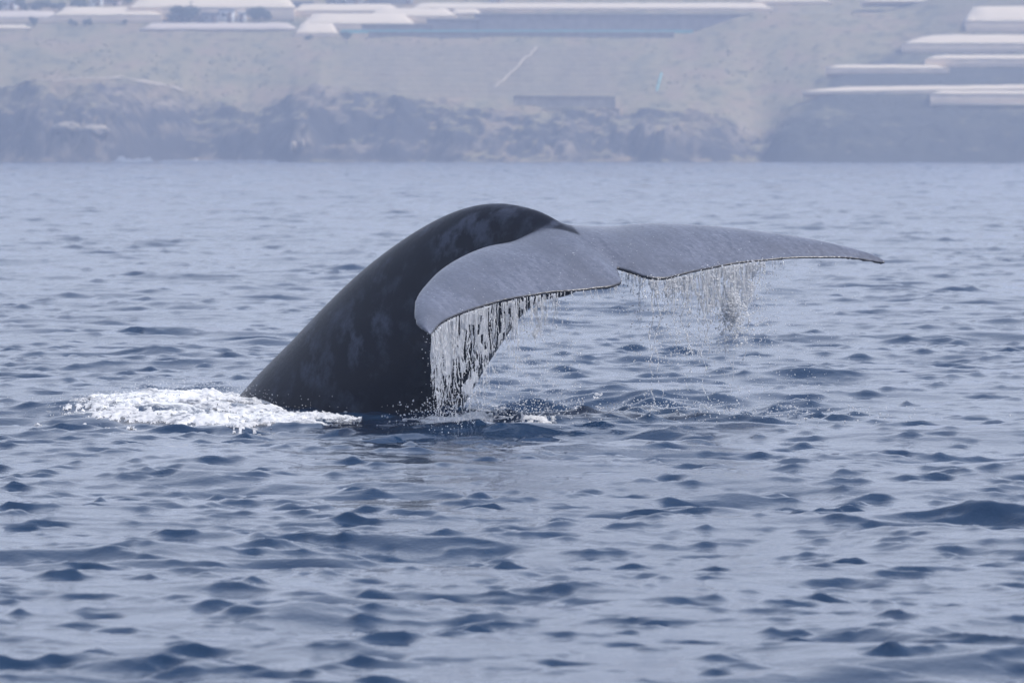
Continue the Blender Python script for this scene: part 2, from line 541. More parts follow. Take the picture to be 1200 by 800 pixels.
    pale = np.maximum(pale, smooth01(np.abs(ls), 0.6, 0.9) * smooth01(ac, -0.25, -0.05))
    edge = smooth01(ac, tev - 0.022, tev - 0.006) * smooth01(np.abs(nn), 0.3, 0.1)
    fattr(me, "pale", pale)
    fattr(me, "edge", edge)
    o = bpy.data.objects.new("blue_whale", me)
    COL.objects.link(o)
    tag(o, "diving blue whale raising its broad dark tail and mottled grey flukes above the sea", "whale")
    return o

def whale_material():
    M = Mat("whale_skin")
    pos = M.coord()
    pale = M.attr("pale").outputs["Fac"]; edge = M.attr("edge").outputs["Fac"]
    big = M.noise(1.6, 5, 0.6, pos, (1, 1, 1), 0.5)
    mot = M.noise(4.5, 5, 0.62, pos, (1, 1, 0.8), 0.15)
    fine = M.noise(38.0, 3, 0.6, pos)
    patch = M.math('MULTIPLY', M.ramp(mot, [(0.47, 0.0), (0.62, 1.0)]), M.ramp(big, [(0.40, 0.1), (0.60, 1.0)]))
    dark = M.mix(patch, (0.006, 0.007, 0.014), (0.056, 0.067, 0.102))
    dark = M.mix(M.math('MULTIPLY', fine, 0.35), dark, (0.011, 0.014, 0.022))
    rot = M.n("ShaderNodeVectorRotate"); rot.inputs["Axis"].default_value = (0, 0, 1)
    rot.rotation_type = 'Z_AXIS'; rot.inputs["Angle"].default_value = math.radians(48)
    M.link(pos, rot.inputs["Vector"])
    streak = M.noise(7.0, 5, 0.65, rot.outputs[0], (0.35, 2.6, 1.0), 0.3)
    spots = M.ramp(M.noise(24.0, 4, 0.65, pos, None, 0.4), [(0.36, 0.0), (0.64, 1.0)])
    tone = M.math('ADD', M.math('MULTIPLY', streak, 0.75), M.math('MULTIPLY', spots, 0.25))
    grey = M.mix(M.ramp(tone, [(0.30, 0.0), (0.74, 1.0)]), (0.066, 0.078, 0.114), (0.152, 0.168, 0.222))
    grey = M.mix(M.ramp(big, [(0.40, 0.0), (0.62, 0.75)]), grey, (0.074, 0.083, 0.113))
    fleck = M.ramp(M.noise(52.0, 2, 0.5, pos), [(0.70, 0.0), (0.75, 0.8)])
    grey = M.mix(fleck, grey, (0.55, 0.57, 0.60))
    col = M.mix(pale, dark, grey)  # darker stock and paler flukes carry some of the light and shade
    col = M.mix(edge, col, (0.012, 0.013, 0.017))
    M.link(col, M.b.inputs["Base Color"])
    M.set(IOR=1.35)
    M.link(M.math('ADD', M.math('MULTIPLY', pale, 0.25), 0.17), M.b.inputs["Specular IOR Level"])
    M.link(M.ramp(fine, [(0.3, 0.30), (0.7, 0.48)]), M.b.inputs["Roughness"])
    M.link(M.math('ADD', M.math('MULTIPLY', pale, 0.48), 0.12), M.b.inputs["Coat Weight"])
    M.set(Coat_Roughness=0.2, Coat_IOR=1.33)
    wet = M.math('ADD', M.noise(60.0, 3, 0.6, pos), M.math('MULTIPLY', M.noise(9.0, 4, 0.6, pos), 1.6))
    b = M.bump(wet, 0.2, 0.006)
    M.link(b.outputs[0], M.b.inputs["Coat Normal"])
    return M.m

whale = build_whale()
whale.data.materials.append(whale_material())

# ------------------------------------------------------------------ water running off the flukes
def aerated(M, clear, base=(0.94, 0.95, 0.97), gloss=0.14, glints=True, trans=0.8):
    """water full of air: part clear water, part white froth that light passes through"""
    tr = M.n("ShaderNodeBsdfTranslucent"); tr.inputs[0].default_value = (*base, 1)
    df = M.n("ShaderNodeBsdfDiffuse"); df.inputs[0].default_value = (*base, 1)
    m1 = M.n("ShaderNodeMixShader"); m1.inputs[0].default_value = trans
    M.link(df.outputs[0], m1.inputs[1]); M.link(tr.outputs[0], m1.inputs[2])
    gl = M.n("ShaderNodeBsdfGlossy"); gl.inputs["Roughness"].default_value = 0.25
    bp = M.n("ShaderNodeBump"); bp.inputs["Strength"].default_value = 1.0; bp.inputs["Distance"].default_value = 0.02
    M.link(M.noise(70.0, 3, 0.6), bp.inputs["Height"])
    if glints:
        for sk in (gl, M.b, df): M.link(bp.outputs[0], sk.inputs["Normal"])
    m0 = M.n("ShaderNodeMixShader"); m0.inputs[0].default_value = gloss
    M.link(m1.outputs[0], m0.inputs[1]); M.link(gl.outputs[0], m0.inputs[2])
    m2 = M.n("ShaderNodeMixShader")
    M.link(clear, m2.inputs[0]); M.link(m0.outputs[0], m2.inputs[1]); M.link(M.b.outputs[0], m2.inputs[2])
    M.link(m2.outputs[0], M.out.inputs["Surface"])

def water_material(name, lo, hi, rough):
    M = Mat(name)
    pos = M.coord()
    nz = M.noise(22.0, 4, 0.6, pos, (1, 1, 0.35))
    M.set(IOR=1.333, Base_Color=(0.97, 0.98, 0.99, 1), Roughness=rough, Transmission_Weight=1.0)
    aerated(M, M.ramp(nz, [(0.40, hi), (0.64, lo)]))
    return M.m
M_SHEET = water_material("falling_water", 0.0, 0.45, 0.08)
M_DROP = water_material("water_drops", 0.0, 0.15, 0.10)
M_FOAM = None

ICO_V, ICO_F = None, None
def _ico():
    b = bmesh.new(); bmesh.ops.create_icosphere(b, subdivisions=1, radius=1.0)
    b.verts.ensure_lookup_table()
    v = np.array([x.co[:] for x in b.verts]); f = np.array([[q.index for q in p.verts] for p in b.faces]); b.free()
    return v, f
ICO_V, ICO_F = _ico()

def blobs(centres, radii, stretch=None):
    """many droplets as one (verts, faces)"""
    c = np.asarray(centres, float); r = np.asarray(radii, float)
    n = len(c)
    st = np.ones((n, 3)) if stretch is None else np.asarray(stretch, float)
    v = c[:, None] + ICO_V[None] * r[:, None, None] * st[:, None] * RNG.uniform(0.8, 1.2, (n, len(ICO_V), 1))
    f = ICO_F[None] + (np.arange(n) * len(ICO_V))[:, None, None]
    return v.reshape(-1, 3), f.reshape(-1, 3)

def te_point(t, lateral):
    """a point on the trailing edge at signed lateral distance"""
    _, _, lt, te = fluke_outline()
    c = cat(lt, te, np.abs(lateral))
    return W_P0 + np.asarray(lateral)[..., None] * S_AX + c[..., None] * A_AX

def strand(p, length, r0, seed, wob=0.02):
    """one blobby thread of falling water: pinches into beads further down"""
    n = max(6, int(length / 0.014)); k = 5
    t = np.linspace(0, 1, n)
    s = t * length
    dxn = perlin(s * 4 + seed, np.full(n, seed * 1.7), 11) * wob * (0.3 + t) * 2
    dyn = perlin(s * 4 + seed + 50, np.full(n, seed * 0.7), 12) * wob * (0.3 + t) * 2
    r = r0 * (0.62 + 0.9 * np.abs(perlin(s * 15 + seed, np.full(n, seed), 13))) * (1 - 0.55 * t)
    pinch = perlin(s * 24 + seed * 3, np.full(n, seed * 2.2), 14)
    r = np.where(pinch < -0.55 + 0.65 * t, 0.0004, r * (1 + np.clip(pinch, 0, 1)))
    r[0] *= 0.8; r[-1] = 0.0003
    ph = np.linspace(0, 2 * np.pi, k, endpoint=False)
    c = np.stack([p[0] + dxn, p[1] + dyn, p[2] - s], -1)
    v = c[:, None] + r[:, None, None] * np.stack([np.cos(ph), np.sin(ph), 0 * ph], -1)[None]
    i = np.arange(n * k).reshape(n, k); j = np.roll(i, -1, 1)
    f = np.stack([i[:-1], j[:-1], j[1:], i[1:]], -1).reshape(-1, 4)
    live = (r[:-1] > 0.0006) | (r[1:] > 0.0006)
    f = f.reshape(n - 1, k, 4)[live].reshape(-1, 4)
    return v.reshape(-1, 3), f

def sheet(l0, l1, length_fn, seed, density=0.0):
    """lacy falling sheet hung from the trailing edge between two lateral distances"""
    nw = int(abs(l1 - l0) / 0.011) + 2
    L = np.linspace(l0, l1, nw)
    top = te_point(0, L)
    ln = length_fn(L)
    nh = int(ln.max() / 0.016) + 2
    t = np.linspace(0, 1, nh)
    drop = t[:, None] * ln[None, :]
    ii = np.arange(nw)[None, :] * 0.011
    off = 0.035 * perlin(ii * 5 + seed + drop * 0.4, drop * 2.2, 21) + 0.018 * perlin(ii * 21 + seed, drop * 4.0, 22)
    sway = 0.03 * perlin(ii * 3 + seed, drop * 2.0 + 5, 23) * (0.2 + drop)
    hold = perlin(ii * 10.0 + seed * 3 + 1.2 * perlin(ii * 4, drop * 5, 26), drop * 1.9, 24) + 0.6 * perlin(ii * 27 + seed, drop * 7.0, 25)
    keep = hold + density > (-0.25 + 0.85 * t[:, None] ** 1.2)
    x = top[None, :, 0] + sway + off * 0.3
    y = top[None, :, 1] - 0.012 + off
    z = top[None, :, 2] - 0.010 - drop
    thk = 0.004 + 0.009 * np.clip(hold, 0, 1)
    A = np.stack([x, y - thk, z], -1); B = np.stack([x, y + thk, z], -1)
    g = np.arange(nh * nw).reshape(nh, nw); k = nh * nw
    q = np.stack([g[:-1, :-1], g[:-1, 1:], g[1:, 1:], g[1:, :-1]], -1)
    kc = keep[:-1, :-1] & keep[1:, 1:] & keep[:-1, 1:] & keep[1:, :-1]
    fa = q[kc]
    fs = [fa, fa[:, ::-1] + k]
    # close the rims
    kp = np.pad(kc, 1)
    for (dr, dc, e0, e1) in ((-1, 0, 0, 1), (1, 0, 2, 3), (0, 1, 1, 2), (0, -1, 3, 0)):
        nb = kp[1 + dr:kp.shape[0] - 1 + dr, 1 + dc:kp.shape[1] - 1 + dc]
        rim = q[kc & ~nb]
        if len(rim): fs.append(np.stack([rim[:, e1], rim[:, e0], rim[:, e0] + k, rim[:, e1] + k], -1))
    f = np.vstack(fs)
    V = np.vstack([A.reshape(-1, 3), B.reshape(-1, 3)])
    used = np.unique(f); remap = np.full(len(V), -1); remap[used] = np.arange(len(used))
    return V[used], remap[f]

def join(parts):
    V = []; Fq = []; Ft = []; o = 0
    for v, f in parts:
        V.append(v)
        (Fq if f.shape[1] == 4 else Ft).append(f + o); o += len(v)
    V = np.vstack(V)
    out = []
    if Fq: out += np.vstack(Fq).tolist()
    if Ft: out += np.vstack(Ft).tolist()
    return V, out

def build_fall(name, side, label):
    parts = []
    g = np.random.default_rng(31 if side < 0 else 32)
    if side < 0:
        # near fluke: broad curtain from the tip inwards
        lf = lambda L: np.interp(-L, [0.7, 1.15, 1.5, 1.9, 2.3, 2.75, 2.95], [0.10, 0.42, 0.62, 0.90, 1.02, 0.85, 0.35])
        parts.append(sheet(-2.93, -1.9, lf, 3.1, 0.10))
        parts.append(sheet(-2.0, -1.0, lf, 8.7, -0.42))
        for i in range(170):
            L = -2.9 + 1.9 * g.random() ** 1.7
            ln = float(lf(np.array([L]))[0]) * g.uniform(0.5, 1.15)
            p = te_point(0, np.array([L]))[0] + [g.normal(0, 0.01), g.normal(-0.02, 0.04), -0.005]
            parts.append(strand(p, ln, g.uniform(0.0035, 0.008), i * 3.17))
        for i in range(26):
            L = -g.uniform(0.15, 1.0)
            p = te_point(0, np.array([L]))[0]
            parts.append(strand(p, g.uniform(0.03, 0.16), g.uniform(0.003, 0.006), 400 + i * 3.17))
    else:
        lf = lambda L: np.interp(L, [0.0, 0.4, 0.7, 1.0, 1.35, 1.6, 1.9], [0.25, 0.42, 0.40, 0.55, 0.62, 0.30, 0.10])
        parts.append(sheet(0.06, 0.85, lf, 14.2, -0.12))
        parts.append(sheet(0.80, 1.70, lf, 17.9, 0.10))
        for i in range(150):
            L = g.uniform(0.05, 1.9)
            long_ = 2.3 if g.random() < 0.30 else 1.0
            ln = float(lf(np.array([L]))[0]) * g.uniform(0.3, 1.0) * long_
            p = te_point(0, np.array([L]))[0] + [g.normal(0, 0.015), g.normal(0, 0.03), -0.004]
            parts.append(strand(p, ln, g.uniform(0.003, 0.007), 700 + i * 2.9, 0.02))
        for L in (0.20, 0.26, 0.62, 0.70, 0.90, 0.97, 1.50):
            p = te_point(0, np.array([L]))[0]
            parts.append(strand(p, g.uniform(0.85, 1.35), 0.010, 990 + L * 77, 0.04))
    V, Fc = join(parts)
    o = mesh_np(name, V, Fc, M_SHEET, smooth=True)
    tag(o, label, kind="stuff")
    return o

def spray():
    g = np.random.default_rng(77)
    C = []; R = []
    def cloud(n, L0, L1, fall, sx, rmin, rmax, pw=1.0):
        L = g.uniform(L0, L1, n)
        p = te_point(0, L)
        f = g.random(n) ** pw
        p = p + g.normal(0, 1, (n, 3)) * [sx, sx, 0.02]
        p[:, 2] -= f * fall
        C.append(p); R.append(np.exp(g.uniform(math.log(rmin), math.log(rmax), n)))
    cloud(1500, -2.95, -1.0, 1.15, 0.04, 0.0025, 0.007)
    cloud(600, -1.6, -0.75, 1.25, 0.06, 0.003, 0.009)
    cloud(80, -1.0, -0.15, 0.30, 0.04, 0.003, 0.006)
    cloud(1900, 0.05, 1.75, 0.85, 0.06, 0.003, 0.010, 1.4)
    cloud(450, 0.1, 1.8, 1.55, 0.16, 0.003, 0.009, 0.8)
    cloud(300, 1.4, 2.5, 1.5, 0.14, 0.003, 0.007)
    # splashes thrown up where it lands
    def land(n, x, y, sx, sy, hmax, rmax=0.011):
        px = g.normal(x, sx, n); py = g.normal(y, sy, n)
        X, Y, Z, _ = sea_at(px, py)
        C.append(np.stack([X, Y, Z + g.random(n) ** 2 * hmax], -1)); R.append(np.exp(g.uniform(math.log(0.003), math.log(rmax), n)))
    land(600, -0.55, 77.3, 0.30, 0.5, 0.22)
    land(420, 0.30, 79.5, 0.45, 1.6, 0.16)
    land(500, 1.05, 82.0, 0.55, 2.2, 0.12)
    land(450, 2.0, 81.0, 0.7, 1.5, 0.12)
    land(220, 2.9, 80.0, 0.7, 0.8, 0.08)
    land(1300, -3.4, 80.5, 0.75, 1.1, 0.17, 0.005)
    land(260, -4.1, 79.6, 0.3, 0.6, 0.07, 0.009)
    # one bright clump that has just let go of the far fluke
    c0 = te_point(0, np.array([1.27]))[0] + [0.03, 0, -0.47]
    C.append(c0 + g.normal(0, 1, (420, 3)) * [0.075, 0.07, 0.12]); R.append(g.uniform(0.004, 0.017, 420))
    C = np.vstack(C); R = np.concatenate(R)
    ok = C[:, 2] > -0.15
    v, f = blobs(C[ok], R[ok])
    o = mesh_np("spray", v, f, M_DROP, smooth=True)
    tag(o, "scattered bright droplets flying around the flukes and where the water lands", kind="stuff")

build_fall("falling_water", -1, "curtain of white water pouring off the near fluke in front of the tail")
build_fall("falling_water", 1, "ragged strands of water dripping off the far right fluke")
spray()

# ------------------------------------------------------------------ white water
def foam_material():
    M = Mat("white_water")
    pos = M.coord()
    fine = M.noise(34.0, 5, 0.7, pos, (1, 0.6, 1))
    M.set(Roughness=0.06, IOR=1.333, Base_Color=(0.006, 0.022, 0.058, 1))
    aerated(M, M.ramp(M.noise(6.0, 7, 0.75, pos, (0.7, 0.8, 1), 1.0), [(0.34, 0.9), (0.52, 0.0)]), gloss=0.03, glints=False, trans=0.4)
    return M.m
M_FOAM = foam_material()

def foam_patch(name, x0, x1, y0, y1, thr, hgt, seed, label, dx=0.016, dy=0.032):
    xs = np.arange(x0, x1, dx); ys = np.arange(y0, y1, dy)
    Y, X = np.meshgrid(ys, xs, indexing='ij')
    x, y, z, f = sea_at(X, Y)
    shp = X.shape
    f = f.reshape(shp)
    n = fbm(X * 1.5 - Y * 0.35, Y * 1.0 + X * 0.4, 5, 90 + seed, 0.6)
    n2 = fbm(X * 13, Y * 5.5, 3, 120 + seed, 0.6)
    m = f + 0.75 * n + 0.26 * n2 - thr
    lift = 1 - np.exp(-2.2 * np.clip(m, 0, 2))
    h = hgt * lift * (0.80 + 0.16 * n2 + 0.09 * fbm(X * 31, Y * 14, 2, 140 + seed))
    P = np.stack([x, y, z + h.ravel() - 0.004], -1)
    q = grid_faces(*shp)
    keep = (m > 0).ravel()[q].all(1)
    f4 = q[keep]
    used = np.unique(f4); remap = np.full(len(P), -1); remap[used] = np.arange(len(used))
    o = mesh_np(name, P[used], remap[f4], M_FOAM, smooth=True)
    tag(o, label, kind="stuff")
    return o

foam_patch("foam", -4.8, -1.5, 75.8, 85.0, 0.74, 0.065, 1, "heaped white foam churned up left of the whale's back")
foam_patch("foam", -1.15, 0.95, 75.5, 88.5, 1.04, 0.03, 2, "broken ring of foam where the curtain lands right of the tail")

# ------------------------------------------------------------------ coast
CT_X = [-1400, -600, 0, 70, 150, 200, 230, 290, 340, 375, 420, 520, 570, 650, 720, 800, 845, 880, 905, 960, 1000, 1800, 2600]
CT_Y = [100, 106, 104, 96, 93, 101, 113, 127, 117, 100, 107, 120, 131, 131, 129, 131, 138, 160, 158, 146, 140, 130, 120]
def px_of(x, y): return 600 + FPX * x / y

def shore_y(px):
    base = 1402 + 9 * fbm(px * 0.006 + 2, px * 0 + 1, 3, 51)
    base = base + 12 * np.exp(-((px - 235) / 80.0) ** 2) + 9 * np.exp(-((px - 890) / 25.0) ** 2)
    q = smooth01(px, 925, 985)
    return base * (1 - 0.9 * q) + 1398.0 * 0.9 * q - 3 * q

def coast_py(px, y):
    """image row of the land surface at bearing px, distance y"""
    y0 = shore_y(px)
    ct = np.interp(px, CT_X, CT_Y)
    d = y - y0
    rough = fbm(px * 0.022, y * 0.13, 4, 61, 0.55)
    # left: bluff, then smooth pasture rising to the plantations
    wdt = 24 + 8 * fbm(px * 0.012, px * 0, 2, 66)
    t = np.clip(d / wdt, 0, 1)
    bl = 191 + (ct - 191) * (0.62 * smooth01(t, 0, 0.5) + 0.38 * smooth01(t, 0.35, 1.0))
    yy = y0 + wdt
    s = y - yy
    tgt = 46 - 30 * smooth01(px, 770, 900)
    up = ct + (tgt - ct) * np.clip(s / np.maximum(1545 - yy, 1), 0, 1)
    up = np.where(y > 1545, np.minimum(tgt, 46 - (y - 1553) * 0.65), up)
    left = np.where(d < wdt, bl, up)
    left = np.where(d < 0, 191 - d * 3.0, left)
    # right: headland with stepped plantation terraces
    R_Y = [0, 4, 10, 20, 34, 38, 50, 60, 72, 84, 98, 125, 160, 300]
    R_P = [191, 172, 150, 136, 128, 112, 108, 91, 80, 66, 58, 38, 6, -20]
    right = np.interp(d, R_Y, R_P)
    right = np.where(d < 0, 191 - d * 3.0, right)
    e_ = 897 + np.clip(d, 0, 60) * 1.05 + 2.0 * np.clip(d - 60, 0, 50) + 14 * fbm(y * 0.03, px * 0.02, 3, 68)
    w = smooth01(px, e_ - 30, e_ + 44)
    return left * (1 - w) + right * w, d, wdt, rough, w

def ground_z(x, y):
    x = np.asarray(x, float); y = np.asarray(y, float)
    px = px_of(x, y)
    py, d, wdt, rough, w = coast_py(px, y)
    z = zz(py, np.minimum(y, 1720))
    z = np.where(y > 1720, z + (y - 1720) * 0.035, z)
    onc = smooth01(d, -2, 6) * (1 - smooth01(d, wdt * 0.9, wdt * 1.25))
    z = z + rough * (0.25 + 0.9 * onc) * smooth01(d, -4, 4)
    # gullies running down the bluff
    rid = np.abs(perlin(px * 0.017 + 1.3 * rough + d * 0.035, d * 0.03 + 0.5 * rough, 75))
    z = z - onc * (1 - w * 0.5) * 1.0 * np.clip(0.35 - rid, 0, 1) / 0.35 * smooth01(d, 2, 9)
    # outcrops standing on the shore
    for cx, wx, cy, hh in ((98, 48, 5, 2.4), (128, 26, 8, 1.2), (25, 30, 4, 0.9), (658, 30, 5, 1.4), (350, 18, 7, 2.0), (770, 55, 9, 1.8)):
        z = z + hh * np.exp(-((px - cx) / wx) ** 2 - ((d - cy) / 3.5) ** 2) * (1 + 0.9 * fbm(px * 0.12, d * 0.35, 3, 77))
    # stone lines of the old fields
    fld = smooth01(px, 370, 430) * (1 - smooth01(px, 690, 760)) * smooth01(py, 50, 56) * (1 - smooth01(py, 108, 118)) * (1 - w)
    st = 1.05
    zs = np.floor(z / st) * st + st * smooth01(z / st - np.floor(z / st), 0.62, 1.0)
    z = z + (zs - z) * fld * 0.8
    z = np.minimum(z, 62 + 6 * fbm(x * 0.004, y * 0.004, 3, 79))
    return z, dict(px=px, py=py, d=d, wdt=wdt, rough=rough, w=w, onc=onc, rid=rid, fld=fld)

def build_coast():
    xi = np.arange(-118, 118.1, 0.62)
    ox = [118.0]; s = 0.8
    while ox[-1] < 2600: s *= 1.16; ox.append(ox[-1] + s)
    ox = np.array(ox[1:])
    xs = np.concatenate([-ox[::-1], xi, ox])
    ys = np.concatenate([np.arange(1378, 1446, 0.62), np.arange(1446, 1560, 1.25), np.arange(1560, 1760, 5.0), np.linspace(1760, 3250, 34)])
    Y, X = np.meshgrid(ys, xs, indexing='ij')
    Xw = X * np.where(np.abs(X) < 118, Y / 1400.0, 1 + (Y / 1400.0 - 1) * np.clip(1 - (np.abs(X) - 118) / 900.0, 0, 1))
    z, I = ground_z(Xw, Y)
    nv = z.size
    V = np.stack([Xw.ravel(), Y.ravel(), z.ravel()], -1)
    o = mesh_np("hillside", V, grid_faces(*z.shape), None, smooth=True)
    # what the ground is made of
    gy, gx = np.gradient(z); sy = np.gradient(ys)[:, None]; sx = np.gradient(Xw, axis=1)
    slope = np.hypot(gy / sy, gx / sx)
    px, py, d, w = I["px"], I["py"], I["d"], I["w"]
    n1 = fbm(px * 0.018, py * 0.05, 5, 81, 0.6); n2 = fbm(px * 0.08, py * 0.16, 4, 85, 0.6); n3 = fbm(px * 0.3, py * 0.4, 3, 88, 0.6)
    grass = np.array([0.262, 0.222, 0.128]); soil = np.array([0.29, 0.22, 0.14]); scrub = np.array([0.100, 0.098, 0.062])
    rock = np.array([0.050, 0.048, 0.050]); tan = np.array([0.33, 0.27, 0.20]); field = np.array([0.235, 0.20, 0.135])
    def mixc(a, b, t): return a + (b - a) * t[..., None]
    C = np.broadcast_to(grass, z.shape + (3,)).copy()
    C = mixc(C, np.broadcast_to(soil, C.shape), smooth01(n1, -0.1, 0.6))
    C = mixc(C, np.broadcast_to(scrub * 1.5, C.shape), 0.65 * smooth01(-n1 + 0.4 * n2, 0.1, 0.8))
    C = mixc(C, np.broadcast_to(scrub, C.shape), smooth01(n2 + 0.3 * n3, 0.25, 0.85) * 0.8)
    C = mixc(C, np.broadcast_to(field, C.shape), I["fld"] * 0.8)
    rowl = np.sin(z * 2 * np.pi / 1.05) * I["fld"]
    C = mixc(C, np.broadcast_to(field * 0.6, C.shape), np.clip(rowl, 0, 1) * 0.6)
    rk = smooth01(slope + 0.18 * n2, 0.34, 0.62) * smooth01(d, -4, 1) * (1 - smooth01(d, I["wdt"] * 1.0, I["wdt"] * 1.3))
    up_ = smooth01(py, np.interp(px, CT_X, CT_Y) + 34, np.interp(px, CT_X, CT_Y) + 8) * (1 - smooth01(px, 180, 420)) + 0.5 * smooth01(px, 700, 800) * (1 - w) * smooth01(py, 172, 140)
    rk = rk * (1 - 0.75 * np.clip(up_, 0, 1) * smooth01(n1 + 0.5 * n2, -0.6, 0.4))
    C = mixc(C, np.broadcast_to(rock, C.shape), np.maximum(rk, 1 - smooth01(d, -2, 3)))
    # pale crumbling faces and ledges in the bluff
    pale = smooth01(n1 * 0.8 + n2 * 0.45 + 0.4 * I["rid"], 0.40, 0.95) * rk * 0.5
    for cx, wx, cy, wy in ((95, 45, 172, 10), (655, 30, 182, 7), (775, 45, 158, 14), (185, 60, 122, 8), (385, 18, 108, 12), (352, 22, 172, 9), (870, 20, 150, 18), (140, 30, 108, 12)):
        pale = np.maximum(pale, 0.9 * np.exp(-(((px - cx) / wx) ** 2 + ((py - cy) / wy) ** 2)) * smooth01(n2 + 0.5 * n3, -0.35, 0.3) * (d > 0.5))
    C = mixc(C, np.broadcast_to(tan, C.shape), np.clip(pale, 0, 1))
    # shade of the right headland's slope, put into the ground colour as a dark tone
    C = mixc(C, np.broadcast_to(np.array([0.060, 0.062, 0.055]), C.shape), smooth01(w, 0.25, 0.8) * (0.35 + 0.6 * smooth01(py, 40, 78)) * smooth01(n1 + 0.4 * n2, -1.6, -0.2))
    # hollow of the ravine stays bushy
    C = mixc(C, np.broadcast_to(scrub * 0.7, C.shape), 0.35 * np.exp(-((w - 0.5) / 0.3) ** 2) * smooth01(n2 + n1, -0.5, 0.3))
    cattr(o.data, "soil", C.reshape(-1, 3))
    M = Mat("coast_ground")
    a = M.attr("soil").outputs["Color"]
    nz = M.noise(0.9, 6, 0.65)
    M.link(M.mix(1.0, a, M.ramp(nz, [(0.25, 0.72), (0.75, 1.28)]), 'MULTIPLY'), M.b.inputs["Base Color"])
    M.set(Roughness=0.95)
    M.b.inputs["Specular IOR Level"].default_value = 0.15
    M.bump(M.noise(1.4, 5, 0.65), 0.8, 0.5)
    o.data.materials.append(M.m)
    tag(o, kind="structure", label="hazy coast of dark sea cliffs under dry grassy slopes")
    return o
coast = build_coast()

def find_ground(px, py, y_lo=1402.0, y_hi=1745.0):
    """first distance along the bearing px at which the land is seen at row py"""
    y = np.arange(y_lo, y_hi, 0.5)
    x = (px - 600) / FPX * y
    z, _ = ground_z(x, y)
    row = 171.8 - (z - CAM_H) * FPX / y
    k = np.where(np.minimum.accumulate(row) <= py)[0]
    i = k[0] if len(k) else len(y) - 1
    return float(x[i]), float(y[i]), float(z[i])

# shore break
def build_surf():
    V = []; Fc = []
    o = 0
    for (p0, p1, hh, sd) in ((128, 184, 1.0, 1), (180, 332, 0.6, 2)):
        n = int((p1 - p0) * 1.2); m = 7
        px = np.linspace(p0, p1, n)
        t = np.linspace(-1, 1, m)
        yb = shore_y(px) - 2.2
        tap = np.clip(np.minimum(px - p0, p1 - px) / 12.0, 0, 1)
        crest = hh * (0.6 + 0.8 * np.abs(fbm(px * 0.06, px * 0, 3, 150 + sd))) * tap
        Yg = yb[:, None] + t[None] * 2.4
        Zg = crest[:, None] * (1 - t[None] ** 2) + 0.10 * fbm(px[:, None] * 0.4, t[None] * 3, 3, 155 + sd) * tap[:, None] - 0.12
        Xg = (px[:, None] - 600) / FPX * Yg
        V.append(np.stack([Xg, Yg, Zg], -1).reshape(-1, 3)); Fc.append(grid_faces(n, m)[:, ::-1] + o); o += n * m
    s = mesh_np("surf", np.vstack(V), np.vstack(Fc), plain("surf_white", (0.16, 0.18, 0.21), 0.8, 0.25, 0.3), smooth=True)
    tag(s, "low white line of surf breaking at the foot of the far cliffs", kind="stuff")
build_surf()

# ------------------------------------------------------------------ plantations
M_ROOF = plain("greenhouse_netting_roof", (0.68, 0.57, 0.42), 0.75, 0.07, 0.10, (0.2, 1, 1))
M_WALL = plain("greenhouse_netting_side", (0.78, 0.63, 0.46), 0.85, 0.10, 0.25)
M_DUSTY = plain("dusty_net", (0.54, 0.46, 0.38), 0.85, 0.12, 0.15, (0.2, 1, 1))
M_POST = plain("galvanised_post", (0.34, 0.34, 0.33), 0.6, 0.1, 1.0)
M_STONE = plain("dark_stone_wall", (0.24, 0.215, 0.195), 0.95, 0.3, 0.7)
M_FIELDWALL = plain("field_wall_stone", (0.30, 0.26, 0.20), 0.95, 0.35, 0.5)
M_TEAL = plain("turquoise_net", (0.16, 0.42, 0.42), 0.8, 0.15, 0.15)
M_LIGHT = plain("pale_earth", (0.37, 0.31, 0.23), 0.95, 0.15, 0.4)
M_WHITEW = plain("white_render", (0.74, 0.73, 0.70), 0.8, 0.06, 0.6)
M_PINK = plain("pink_render", (0.55, 0.42, 0.36), 0.85, 0.08, 0.6)
M_GREYW = plain("grey_block", (0.22, 0.21, 0.21), 0.9, 0.12, 0.5)
M_TILE = plain("roof_tile", (0.30, 0.15, 0.10), 0.85, 0.2, 1.0)
M_GLASS = plain("dark_pane", (0.03, 0.035, 0.04), 0.15, 0.1, 1.0)
M_DOOR = plain("wood_door", (0.16, 0.10, 0.07), 0.7, 0.15, 1.0)
M_LEAF = plain("leaf_dark", (0.035, 0.055, 0.030), 0.75, 0.35, 0.5)
M_LEAF2 = plain("leaf_olive", (0.070, 0.080, 0.042), 0.75, 0.3, 0.5)
M_BARK = plain("bark", (0.11, 0.085, 0.065), 0.9, 0.25, 2.0)

def box_data(x0, x1, y0, y1, z0, z1):
    v = [(x0, y0, z0), (x1, y0, z0), (x1, y1, z0), (x0, y1, z0), (x0, y0, z1), (x1, y0, z1), (x1, y1, z1), (x0, y1, z1)]
    f = [(0, 3, 2, 1), (4, 5, 6, 7), (0, 1, 5, 4), (1, 2, 6, 5), (2, 3, 7, 6), (3, 0, 4, 7)]
    return np.array(v, float), np.array(f)
def part_box(name, b, mat, parent):
    v, f = box_data(*b)
    return mesh_np(name, v, f, mat, parent)

